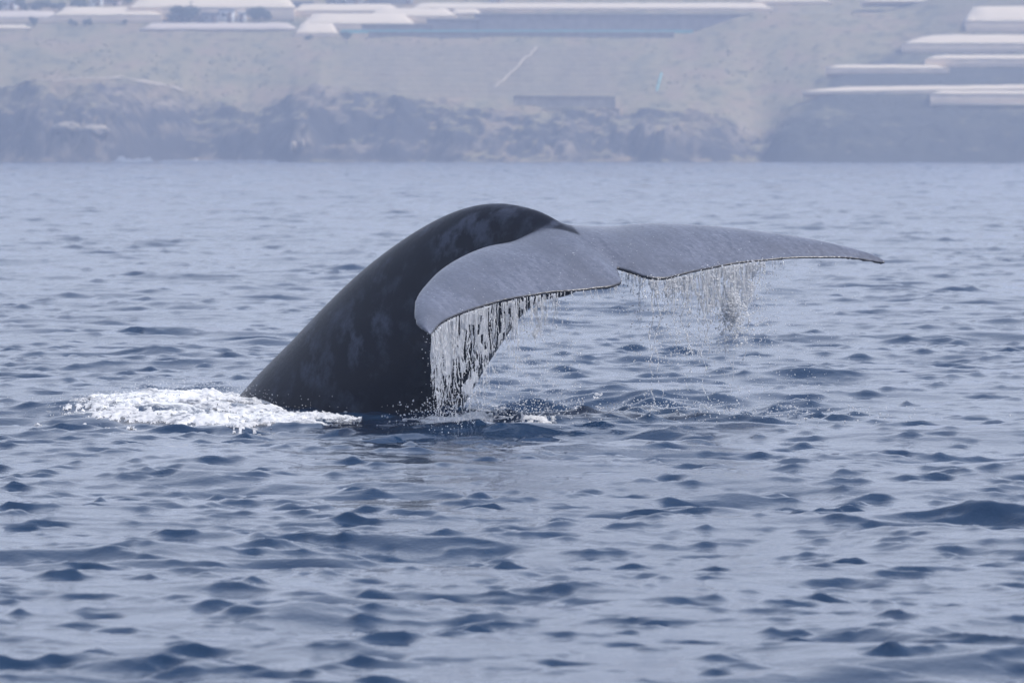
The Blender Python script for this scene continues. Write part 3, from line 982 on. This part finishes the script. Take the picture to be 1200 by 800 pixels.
def greenhouse(px0, px1, top, eave, foot, y, label, depth=9.0, end=14.0, roof_m=None, wall_m=None, lip=False, tilt=0.0):
    """long netted tent: sloping roof sheet, hanging front net, end net, posts.
    rows top / eave / foot are heights read off the photograph at distance y"""
    y = find_ground(float(np.clip((px0 + px1) / 2, 20, 1150)), foot)[1] - 0.4
    sc_ = y / FPX
    x0 = (px0 - 600) * sc_; x1 = (px1 - 600) * sc_
    zt, ze, zf = zz(top, y), zz(eave, y), zz(foot, y)
    xm = (x0 + x1) / 2
    root = empty("greenhouse", (xm, y, zf))
    n = max(8, int((x1 - x0) / 2.0)); m = 7
    X = np.linspace(x0, x1, n); t = np.linspace(0, 1, m)
    en = end * sc_
    hip = smooth01(X, x0 - 0.01, x0 + en) if en > 0 else np.ones(n)
    hip2 = smooth01(-X, -x1 - 0.01, -x1 + en) if en > 0 else np.ones(n)
    hp = np.minimum(hip, hip2) ** 0.6
    sag = 0.05 * fbm(X * 0.35, X * 0 + y, 3, 160)
    g = np.sin(t * np.pi / 2)
    ezl = ze + tilt * (X - xm)
    Z = ezl[:, None] - 0.12 + (zt - ze + 0.12) * hp[:, None] * g[None] + sag[:, None] * (0.3 + g[None]) + 0.03 * np.sin(X * 2.1)[:, None]
    Yg = y + t[None] * depth + 0 * X[:, None]
    V = np.stack([X[:, None] + 0 * t[None], Yg, Z], -1) - [xm, y, zf]
    k = n * m
    V2 = np.vstack([V.reshape(-1, 3), V.reshape(-1, 3) - [0, 0, 0.10]])
    i = np.arange(k).reshape(n, m)
    f = grid_faces(n, m)[:, ::-1]
    fs = [f, f[:, ::-1] + k]
    for r in (i[:, 0], i[::-1, -1], i[0, ::-1], i[-1]):
        fs.append(np.stack([r[:-1], r[1:], r[1:] + k, r[:-1] + k], -1)[:, ::-1])
    mesh_np("roof", V2, np.vstack(fs), roof_m or M_ROOF, root, smooth=True)
    # front net, bellied between roof and foot
    mm = 6
    tt = np.linspace(0, 1, mm)
    bel = 0.18 * np.sin(tt * np.pi)
    Zf = (Z[:, 0] - 0.06)[:, None] * (1 - tt[None]) + zf * tt[None]
    Zf = np.maximum(Zf, zf)
    Wv = np.stack([X[:, None] + 0 * tt[None] + 0 * Zf, y + 0.22 - bel[None] + 0.06 * np.sin(X * 1.3)[:, None] + 0 * Zf, Zf], -1) - [xm, y, zf]
    kk = n * mm
    Wb = np.vstack([Wv.reshape(-1, 3), Wv.reshape(-1, 3) + [0, 0.08, 0]])
    fw = grid_faces(n, mm)
    mesh_np("front_net", Wb, np.vstack([fw, fw[:, ::-1] + kk]), wall_m or M_WALL, root, smooth=True)
    if lip:
        zl = zz(foot, y)
        v, fl = box_data(x0 - xm + 0.6, x1 - xm - 0.6, -0.55, -0.05, 0.0, 0.55)
        mesh_np("foot_sheet", v, fl, roof_m or M_ROOF, root)
    for s_, xe in ((-1, x0 + 0.15), (1, x1 - 0.15)):
        part_box("end_net", (xe - xm - 0.05, xe - xm + 0.05, 0.4, depth * 0.92, -0.5, max(0.4, ze - zf - 0.35)), wall_m or M_WALL, root)
    part_box("back_net", (x0 - xm + 0.3, x1 - xm - 0.3, depth - 0.15, depth - 0.05, -0.5, max(0.5, ze - zf - 0.3)), wall_m or M_WALL, root)
    np_ = max(2, int((x1 - x0) / 9.0))
    for q in range(np_ + 1):
        xp = x0 + 0.4 + (x1 - x0 - 0.8) * q / np_ - xm
        part_box("post", (xp - 0.07, xp + 0.07, 0.34, 0.48, -1.2, max(0.3, ze - zf - 0.3)), M_POST, root)
    tag(root, label, "greenhouse", "netted plantation greenhouses on the hillside")
    return root

def rgy(d): return float(1396 + d)
# stepped tents on the right headland, lowest first
greenhouse(1090, 1330, 106, 109, 124, 1436, "lowest pale tent on the right headland with a bright bottom rim", 5, 16, lip=True)
greenhouse(940, 1345, 99.5, 104, 111, 1444, "long thin tent tapering to a point at its left end on the right headland", 6, 60, tilt=0.012)
greenhouse(968, 1112, 75.5, 79, 87, 1461, "short low tent standing left of the middle tents on the right headland", 7, 18)
greenhouse(1084, 1340, 64, 68, 79, 1468, "pale tent with a rounded left end between the thin tent and the white roofed one", 7, 20)
greenhouse(1058, 1350, 40, 50, 62, 1482, "white roofed tent in the middle of the right hand stack", 10, 44)
greenhouse(1132, 1360, 6, 24, 38, 1508, "uppermost and brightest tent on the right headland with a tall roof", 14, 16)
greenhouse(1010, 1140, -4, 0.5, 4, 1575, "thin pale tent at the top edge of the photograph above the ravine", 12, 10)
# tents along the top of the slope
greenhouse(480, 906, 2, 9, 14.5, 1598, "very long white tent above the turquoise net, ending beside the ravine", 16, 8)
greenhouse(880, 975, -6, 1, 6, 1612, "short white tent behind the right end of the very long one", 12, 8)
greenhouse(164, 349, 26.5, 33, 37, 1568, "low dusty pink tent in front of the two dark round trees", 6, 10, M_DUSTY, M_DUSTY)
greenhouse(345, 396, 27, 38, 44.5, 1560, "blunt pale tent at the foot of the stepped group left of the turquoise net", 8, 6)
greenhouse(352, 486, 15, 27, 37, 1572, "pale tent second from the bottom of the stepped group left of the turquoise net", 12, 8)
greenhouse(430, 535, 9, 18, 28, 1583, "pale tent at the upper right of the stepped group left of the turquoise net", 10, 8)
greenhouse(340, 470, 4, 12, 20, 1594, "uppermost tent of the stepped group, under the dark packing sheds", 10, 8)
greenhouse(528, 564, 10, 15, 18.5, 1585, "small bright white tent at the left end of the dark terrace wall", 5, 6)
greenhouse(-160, 70, 12, 20, 28, 1590, "dusty tent at the far left edge with a small tree in front", 12, 8, M_DUSTY)
greenhouse(60, 190, 7, 17, 27, 1597, "pale tent sloping up behind the row of small bushes on the left", 14, 8)
greenhouse(150, 345, -8, 8, 24, 1612, "broad pale tent behind the two dark round trees", 16, 8)
greenhouse(-40, 38, 29, 32, 36, 1563, "tiny ragged white tent low at the far left edge", 4, 8)

def wall_strip(name, px0, px1, top, foot, y, mat, label, cat_, thick=0.6, cop=True):
    s_ = y / FPX; x0 = (px0 - 600) * s_; x1 = (px1 - 600) * s_; xm = (x0 + x1) / 2
    zt, zf = zz(top, y), zz(foot, y)
    root = empty(name, (xm, y, zf))
    n = max(6, int((x1 - x0) / 1.2)); m = 5
    X = np.linspace(x0 - xm, x1 - xm, n); t = np.linspace(0, 1, m)
    hh = (zt - zf) * (1 + 0.05 * fbm(X * 0.25, X * 0 + y, 3, 171))
    Zg = -1.5 + (hh[:, None] + 1.5) * t[None]
    Yg = 0.12 * fbm(X[:, None] * 0.9, Zg * 1.6, 3, 172) + 0 * Zg
    A = np.stack([X[:, None] + 0 * Zg, Yg, Zg], -1).reshape(-1, 3)
    B = A + [0, thick, 0]
    k = n * m; f = grid_faces(n, m)[:, ::-1]; i = np.arange(k).reshape(n, m)
    fs = [f[:, ::-1], f + k]
    for r in (i[:, -1], i[0], i[-1, ::-1]):
        fs.append(np.stack([r[:-1], r[1:], r[1:] + k, r[:-1] + k], -1))
    mesh_np("wall_face", np.vstack([A, B]), np.vstack(fs), mat, root)
    if cop:
        part_box("coping", (x0 - xm - 0.1, x1 - xm + 0.1, -0.15, thick + 0.15, (zt - zf) * 0.985, (zt - zf) + 0.14), mat, root)
    tag(root, label, cat_)
    return root
wall_strip("retaining_wall", 556, 905, 17, 36, 1565, M_STONE, "dark upper terrace wall under the very long white tent", "wall")
wall_strip("retaining_wall", 500, 562, 23, 36, 1564, M_STONE, "short middle step of the dark terrace wall below the small bright white tent", "wall")
wall_strip("retaining_wall", 424, 508, 29.5, 36, 1563, M_STONE, "lowest left step of the dark terrace wall beside the stepped tents", "wall")
wall_strip("retaining_wall", 432, 790, 38.5, 49, 1556, M_STONE, "dark lower terrace wall just below the turquoise net", "wall")
wall_strip("retaining_wall", 602, 721, 113, 127, 1432, M_FIELDWALL, "short dark field wall at the cliff edge above a pale earth bank", "wall")
wall_strip("earth_bank", 636, 726, 127.2, 131.5, 1428.5, M_LIGHT, "pale earth bank along the cliff edge below the short dark field wall", "bank", 1.0, False)

def net_fence(px0, px1, top, foot, y, label):
    s_ = y / FPX; x0 = (px0 - 600) * s_; x1 = (px1 - 600) * s_; xm = (x0 + x1) / 2
    zt, zf = zz(top, y), zz(foot, y)
    root = empty("net_fence", (xm, y, zf))
    n = max(6, int((x1 - x0) / 1.5)); X = np.linspace(x0 - xm, x1 - xm, n); h = zt - zf
    a = np.stack([X, 0.05 * np.sin(X * 1.7), 0 * X + 0.02], -1); b = np.stack([X, 0.05 * np.sin(X * 1.7 + 1), h + 0.04 * np.sin(X * 0.9)], -1)
    V = np.vstack([a, b, a + [0, 0.03, 0], b + [0, 0.03, 0]])
    i = np.arange(n)
    f = np.vstack([np.stack([i[:-1], i[1:], i[1:] + n, i[:-1] + n], -1), np.stack([i[:-1] + 2 * n, i[:-1] + 3 * n, i[1:] + 3 * n, i[1:] + 2 * n], -1)])
    mesh_np("net", V, f, M_TEAL, root, smooth=True)
    for q in range(int((x1 - x0) / 4) + 1):
        xp = x0 - xm + q * 4.0
        part_box("post", (xp - 0.05, xp + 0.05, 0.05, 0.15, -0.8, h + 0.1), M_POST, root)
    tag(root, label, "fence")
net_fence(400, 812, 35.2, 39.2, 1558.5, "long turquoise windbreak net running along the dark terrace wall")

# the pale track up the field, and the short turquoise pipe right of it
def ribbon(name, pts, width, mat, lift, **kw):
    P = []
    for (px, py) in pts:
        x, y, z = find_ground(px, py); P.append((x, y, z))
    P = np.array(P)
    n = 40
    t = np.linspace(0, len(P) - 1, n)
    Q = np.stack([np.interp(t, np.arange(len(P)), P[:, k]) for k in range(3)], -1)
    row = []
    for s_ in (-1, -0.33, 0.33, 1):
        X = Q[:, 0] + s_ * width; Y = Q[:, 1]
        Zr, _ = ground_z(X, Y)
        row.append(np.stack([X, Y, Zr + lift * (1 if abs(s_) < 0.5 else 0.3)], -1))
    V = np.stack(row, 1)
    # smooth along the way so that it spans the stone lines
    for _ in range(3): V[1:-1, :, 2] = np.maximum(V[1:-1, :, 2], (V[:-2, :, 2] + V[2:, :, 2]) / 2)
    o = mesh_np(name, V.reshape(-1, 3), grid_faces(n, 4), mat, smooth=True)
    return o
tr = ribbon("path", [(579, 103), (592, 92), (606, 79), (618, 67), (628, 56)], 0.26, M_LIGHT, 0.30)
tag(tr, "pale straight track climbing the terraced field", kind="structure")
tr = ribbon("path", [(-40, 106), (0, 103), (40, 97), (90, 93), (140, 92), (180, 99), (215, 108)], 0.55, M_LIGHT, 0.25)
tag(tr, "pale footpath along the top of the left bluff", kind="structure")
tr = ribbon("pipe", [(769, 108), (772, 98), (775, 87)], 0.16, M_TEAL, 0.35)
tag(tr, "short turquoise pipe lying on the grass right of the terraced field", "pipe")

# sheds and houses among the tents
def house(px0, px1, top, foot, y, wall_m, roof_m, label, depth=6.0, windows=2, flat=False, door=True):
    y = find_ground((px0 + px1) / 2, foot)[1]
    s_ = y / FPX; w2 = (px1 - px0) * s_ / 2; xm = ((px0 + px1) / 2 - 600) * s_
    zt, zf = zz(top, y), zz(foot, y); h = zt - zf
    eave = h if flat else h * 0.72
    root = empty("house", (xm, y, zf))
    part_box("wall", (-w2, w2, 0, depth, -1.0, eave), wall_m, root)
    if flat:
        part_box("roof", (-w2 - 0.15, w2 + 0.15, -0.15, depth + 0.15, eave + 0.003, eave + 0.22), roof_m, root)
    else:
        o_ = 0.3
        v = [(-w2 - o_, -o_, eave - 0.05), (w2 + o_, -o_, eave - 0.05), (w2 + o_, depth + o_, eave - 0.05), (-w2 - o_, depth + o_, eave - 0.05),
             (-w2 - o_, depth / 2, h), (w2 + o_, depth / 2, h)]
        mesh_np("roof", np.array(v), [(0, 1, 5, 4), (2, 3, 4, 5), (1, 2, 5), (3, 0, 4), (3, 2, 1, 0)], roof_m, root)
    for q in range(windows):
        xc = -w2 + 2 * w2 * (q + 1) / (windows + 1 + (1 if door else 0))
        fr = part_box("window", (xc - 0.55, xc + 0.55, -0.06, 0.02, eave * 0.42, eave * 0.80), M_WHITEW, root)
        part_box("pane", (xc - 0.45, xc + 0.45, -0.075, -0.061, eave * 0.47, eave * 0.76), M_GLASS, fr)
    if door:
        part_box("door", (w2 - 1.5, w2 - 0.6, -0.05, 0.02, -0.1, min(2.0, eave * 0.8)), M_DOOR, root)
    tag(root, label, "house")
house(106, 121, -2, 7, 1618, M_WHITEW, M_WHITEW, "small white flat roofed house at the top edge left of the pink one", 6, 1, True)
house(121, 141, -4, 7, 1621, M_PINK, M_TILE, "pink house beside the small white house at the top edge", 6, 2)
house(257, 275, 12, 26, 1575, M_WHITEW, M_GREYW, "white hut with a flat roof between the two dark round trees", 4, 1, True)
house(279, 289, 15, 26, 1573, M_WHITEW, M_WHITEW, "narrow white hut touching the smaller dark round tree", 3, 0, True)
house(236, 257, 16, 27, 1577, M_GREYW, M_GREYW, "low dark grey shed right of the larger dark round tree", 5, 1, True)
house(332, 366, 3, 13, 1603, M_GREYW, M_GREYW, "low dark packing shed on the left above the stepped tents", 8, 2, True)
house(382, 424, -4, 10, 1606, M_GREYW, M_GREYW, "tall dark packing shed with a flat roof above the stepped tents", 8, 2, True)
house(432, 484, -5, 4, 1609, M_GREYW, M_TILE, "long dark shed at the top edge left of the very long white tent", 8, 3, True)
house(574, 590, -5, 4.5, 1592, M_GREYW, M_GREYW, "little dark hut in front of the very long white tent", 4, 1, True)
house(1, 20, 0, 12, 1608, M_WHITEW, M_WHITEW, "white hut half hidden by dark bushes in the top left corner", 5, 1, True)

# ------------------------------------------------------------------ trees and bushes
def tube_data(p0, p1, r0, r1, k=7):
    p0 = np.array(p0, float); p1 = np.array(p1, float); d = p1 - p0; d /= np.linalg.norm(d)
    a = np.cross(d, [0.3, 1, 0.2]); a /= np.linalg.norm(a); b = np.cross(d, a)
    ph = np.linspace(0, 2 * np.pi, k, endpoint=False)
    ring = np.cos(ph)[:, None] * a + np.sin(ph)[:, None] * b
    v = np.vstack([p0 + ring * r0, p1 + ring * r1]); i = np.arange(k); j = (i + 1) % k
    return v, np.stack([i, j, j + k, i + k], -1)

def leaf_cloud(clumps, n, size, g):
    """small leaf faces spread through a set of ellipsoid clumps (centre, radii)"""
    vol = np.array([np.prod(r) for _, r in clumps]) ** 0.7; vol /= vol.sum()
    idx = g.choice(len(clumps), n, p=vol)
    d = g.normal(0, 1, (n, 3)); d /= np.linalg.norm(d, axis=1)[:, None]
    rad = g.random(n) ** 0.45
    C = np.array([clumps[i][0] for i in idx]) + d * rad[:, None] * np.array([clumps[i][1] for i in idx])
    nrm = d + g.normal(0, 0.6, (n, 3)); nrm /= np.linalg.norm(nrm, axis=1)[:, None]
    t = np.cross(nrm, g.normal(0, 1, (n, 3))); t /= np.linalg.norm(t, axis=1)[:, None]; b = np.cross(nrm, t)
    s_ = size * g.uniform(0.6, 1.4, n)[:, None]
    V = np.stack([C - t * s_, C - b * s_ * 0.55, C + t * s_, C + b * s_ * 0.55], 1)
    return V.reshape(-1, 3), np.arange(n * 4).reshape(n, 4)

def tree(px, top, foot, y, width_px, label, seed, dark=True, lobes=7, spike=False, group=None):
    g = np.random.default_rng(seed)
    y = find_ground(px, foot)[1]
    s_ = y / FPX; x = (px - 600) * s_; zf = zz(foot, y); h = zz(top, y) - zf; w = width_px * s_ / 2
    root = empty("tree", (x, y, zf))
    tv, tf = tube_data((0, 0, -1.0), (g.normal(0, .1), g.normal(0, .1), h * 0.55), max(0.09, h * 0.045), max(0.05, h * 0.022))
    parts = [(tv, tf)]
    cl = []
    for i in range(lobes):
        a = g.uniform(0, 2 * np.pi); rr = w * math.sqrt(g.random()) * 0.62
        c = np.array([math.cos(a) * rr, math.sin(a) * rr * 0.9, h * g.uniform(0.30, 0.78)])
        r = np.array([w * g.uniform(0.34, 0.5), w * g.uniform(0.34, 0.5), h * g.uniform(0.16, 0.24)])
        cl.append((c, r))
        parts.append(tube_data((0, 0, h * g.uniform(0.2, 0.45)), c, max(0.04, h * 0.018), 0.02, 5))
    if spike:
        cl.append((np.array([w * 0.45, 0, h * 0.92]), np.array([w * 0.13, w * 0.13, h * 0.20])))
    V, Fc = join(parts)
    mesh_np("trunk", V, Fc, M_BARK, root)
    v, f = leaf_cloud(cl, int(420 + 60 * lobes), max(0.16, w * 0.085), g)
    mesh_np("crown", v, f, M_LEAF if dark else M_LEAF2, root)
    tag(root, label, "tree", group)
    return root
tree(214, 4, 27, 1571, 46, "large dark round tree, left of the two behind the low dusty pink tent", 1, True, 16, True)
tree(304, 6, 27, 1571, 34, "smaller dark round tree, right of the two behind the low dusty pink tent", 2, True, 13)
tree(40, 18, 32, 1564, 15, "small dark tree in front of the dusty tent at the far left", 3, True, 7)
tree(86, 22, 32, 1566, 12, "small olive bush tree, left one in front of the pale sloping tent", 4, False, 6)
tree(102, 21, 32, 1566, 14, "small dark bush tree right of the olive one, in front of the pale sloping tent", 5, True, 6)
tree(147, 23, 31, 1566, 8, "slim dark bush tree at the left end of the low dusty pink tent", 6, True, 5)
tree(361, 40, 47, 1552, 11, "little dark bush at the foot of the blunt pale tent", 7, True, 6)
tree(408, 36, 46, 1554, 24, "dark bush at the lower left end of the turquoise net", 8, True, 8)
tree(450, 27, 36, 1562, 15, "green bush above the left end of the turquoise net", 9, False, 7)
g_ = np.random.default_rng(99)
for i, (px, wd) in enumerate(((-6, 30), (24, 26), (48, 30), (70, 24), (92, 26))):
    tree(px, g_.uniform(-8, 0), 15, 1601 + i * 2.2, wd, ("dark hedge tree at the very left end of the row along the top edge", "olive hedge tree behind the white hut, second in the top left row", "dark hedge tree in the middle of the row along the top left edge", "olive hedge tree fourth from the left in the row along the top edge", "dark hedge tree at the right end of the row, beside the small white house")[i], 20 + i, i % 2 == 0, 8, group="dark hedge trees along the top left edge")
for i, (px, wd) in enumerate(((152, 20), (168, 18))):
    tree(px, -7, 5, 1630 + i, wd, ("dark tree just right of the pink house at the top edge", "second dark tree right of the pink house, over the broad pale tent")[i], 40 + i, True, 7)

# scrub dotted over the slopes
def scrub_dots():
    g = np.random.default_rng(123)
    V = []; o_ = 0; Fc = []
    cnt = 0
    px = g.uniform(-60, 1260, 2600); yy = 1425 + 125 * g.random(2600) ** 1.2
    x = (px - 600) / FPX * yy
    z, I = ground_z(x, yy)
    dens = fbm(px * 0.012, I["py"] * 0.03, 3, 190)
    ok = (dens > 0.15) & (I["d"] > I["wdt"] * 0.7) & (I["fld"] < 0.3) & ((I["w"] < 0.25) | (I["d"] < 60))
    for a, b, c in zip(x[ok], yy[ok], z[ok]):
        r = g.uniform(0.08, 0.24)
        v = ICO_V * [r * 1.4, r * 1.4, r * 0.8] * g.uniform(0.7, 1.3, (len(ICO_V), 1)) + [a, b, c + r * 0.2]
        V.append(v); Fc.append(ICO_F + o_); o_ += len(v)
    o = mesh_np("scrub", np.vstack(V), np.vstack(Fc), M_LEAF2)
    tag(o, "low dry scrub scattered over the grassy slope", kind="stuff")
scrub_dots()

# shore rocks
def rock(px, py, wpx, hpx, label, seed, mat):
    x, y, z = find_ground(px, py)
    g = np.random.default_rng(seed)
    b = bmesh.new(); bmesh.ops.create_icosphere(b, subdivisions=3, radius=1.0)
    v = np.array([q.co[:] for q in b.verts]); f = np.array([[q.index for q in p.verts] for p in b.faces]); b.free()
    n = fbm(v[:, 0] * 1.6 + seed, v[:, 1] * 1.6 + v[:, 2] * 1.3, 4, 200 + seed, 0.6)
    s_ = y / FPX
    v = v * (1 + 0.35 * n)[:, None] * [wpx * s_ / 2, 1.6, hpx * s_ * 0.75]
    o = mesh_np("rock", v, f, mat); o.location = (x, y - 0.8, z)
    tag(o, label, "rock", "pale rocks along the far shore")
M_ROCKP = plain("pale_rock", (0.34, 0.29, 0.22), 0.95, 0.3, 0.8)
for i, (px, py, w_, h_, lb) in enumerate((
        (80, 173, 30, 8, "broad pale rock on the far left shore"), (110, 172, 34, 10, "largest pale rock on the far left shore, nearest the white surf"),
        (344, 172, 8, 9, "upright pale rock on the shore below the cliff, left one of a pair"), (355, 174, 5, 7, "slim pale rock right of the upright one below the cliff"),
        (230, 189, 4, 3, "tiny bright wet rock in the surf"))):
    rock(px, py, w_, h_, lb, i + 1, M_ROCKP if i < 4 else M_WHITEW)

# ------------------------------------------------------------------ air
def haze():
    v, f = box_data(-2950, 2950, -2950, 3350, -14.0, 96.0)
    o = mesh_np("haze", v, f)
    m = bpy.data.materials.new("haze_air"); m.use_nodes = True
    t = m.node_tree; t.nodes.clear()
    vol = t.nodes.new("ShaderNodeVolumePrincipled"); out = t.nodes.new("ShaderNodeOutputMaterial")
    vol.inputs["Color"].default_value = (0.65, 0.76, 1.0, 1)
    vol.inputs["Density"].default_value = HAZE_DENSITY
    vol.inputs["Anisotropy"].default_value = 0.2
    t.links.new(vol.outputs[0], out.inputs["Volume"])
    o.data.materials.append(m)
    tag(o, "thin bluish sea haze veiling the coast", kind="stuff")
haze()
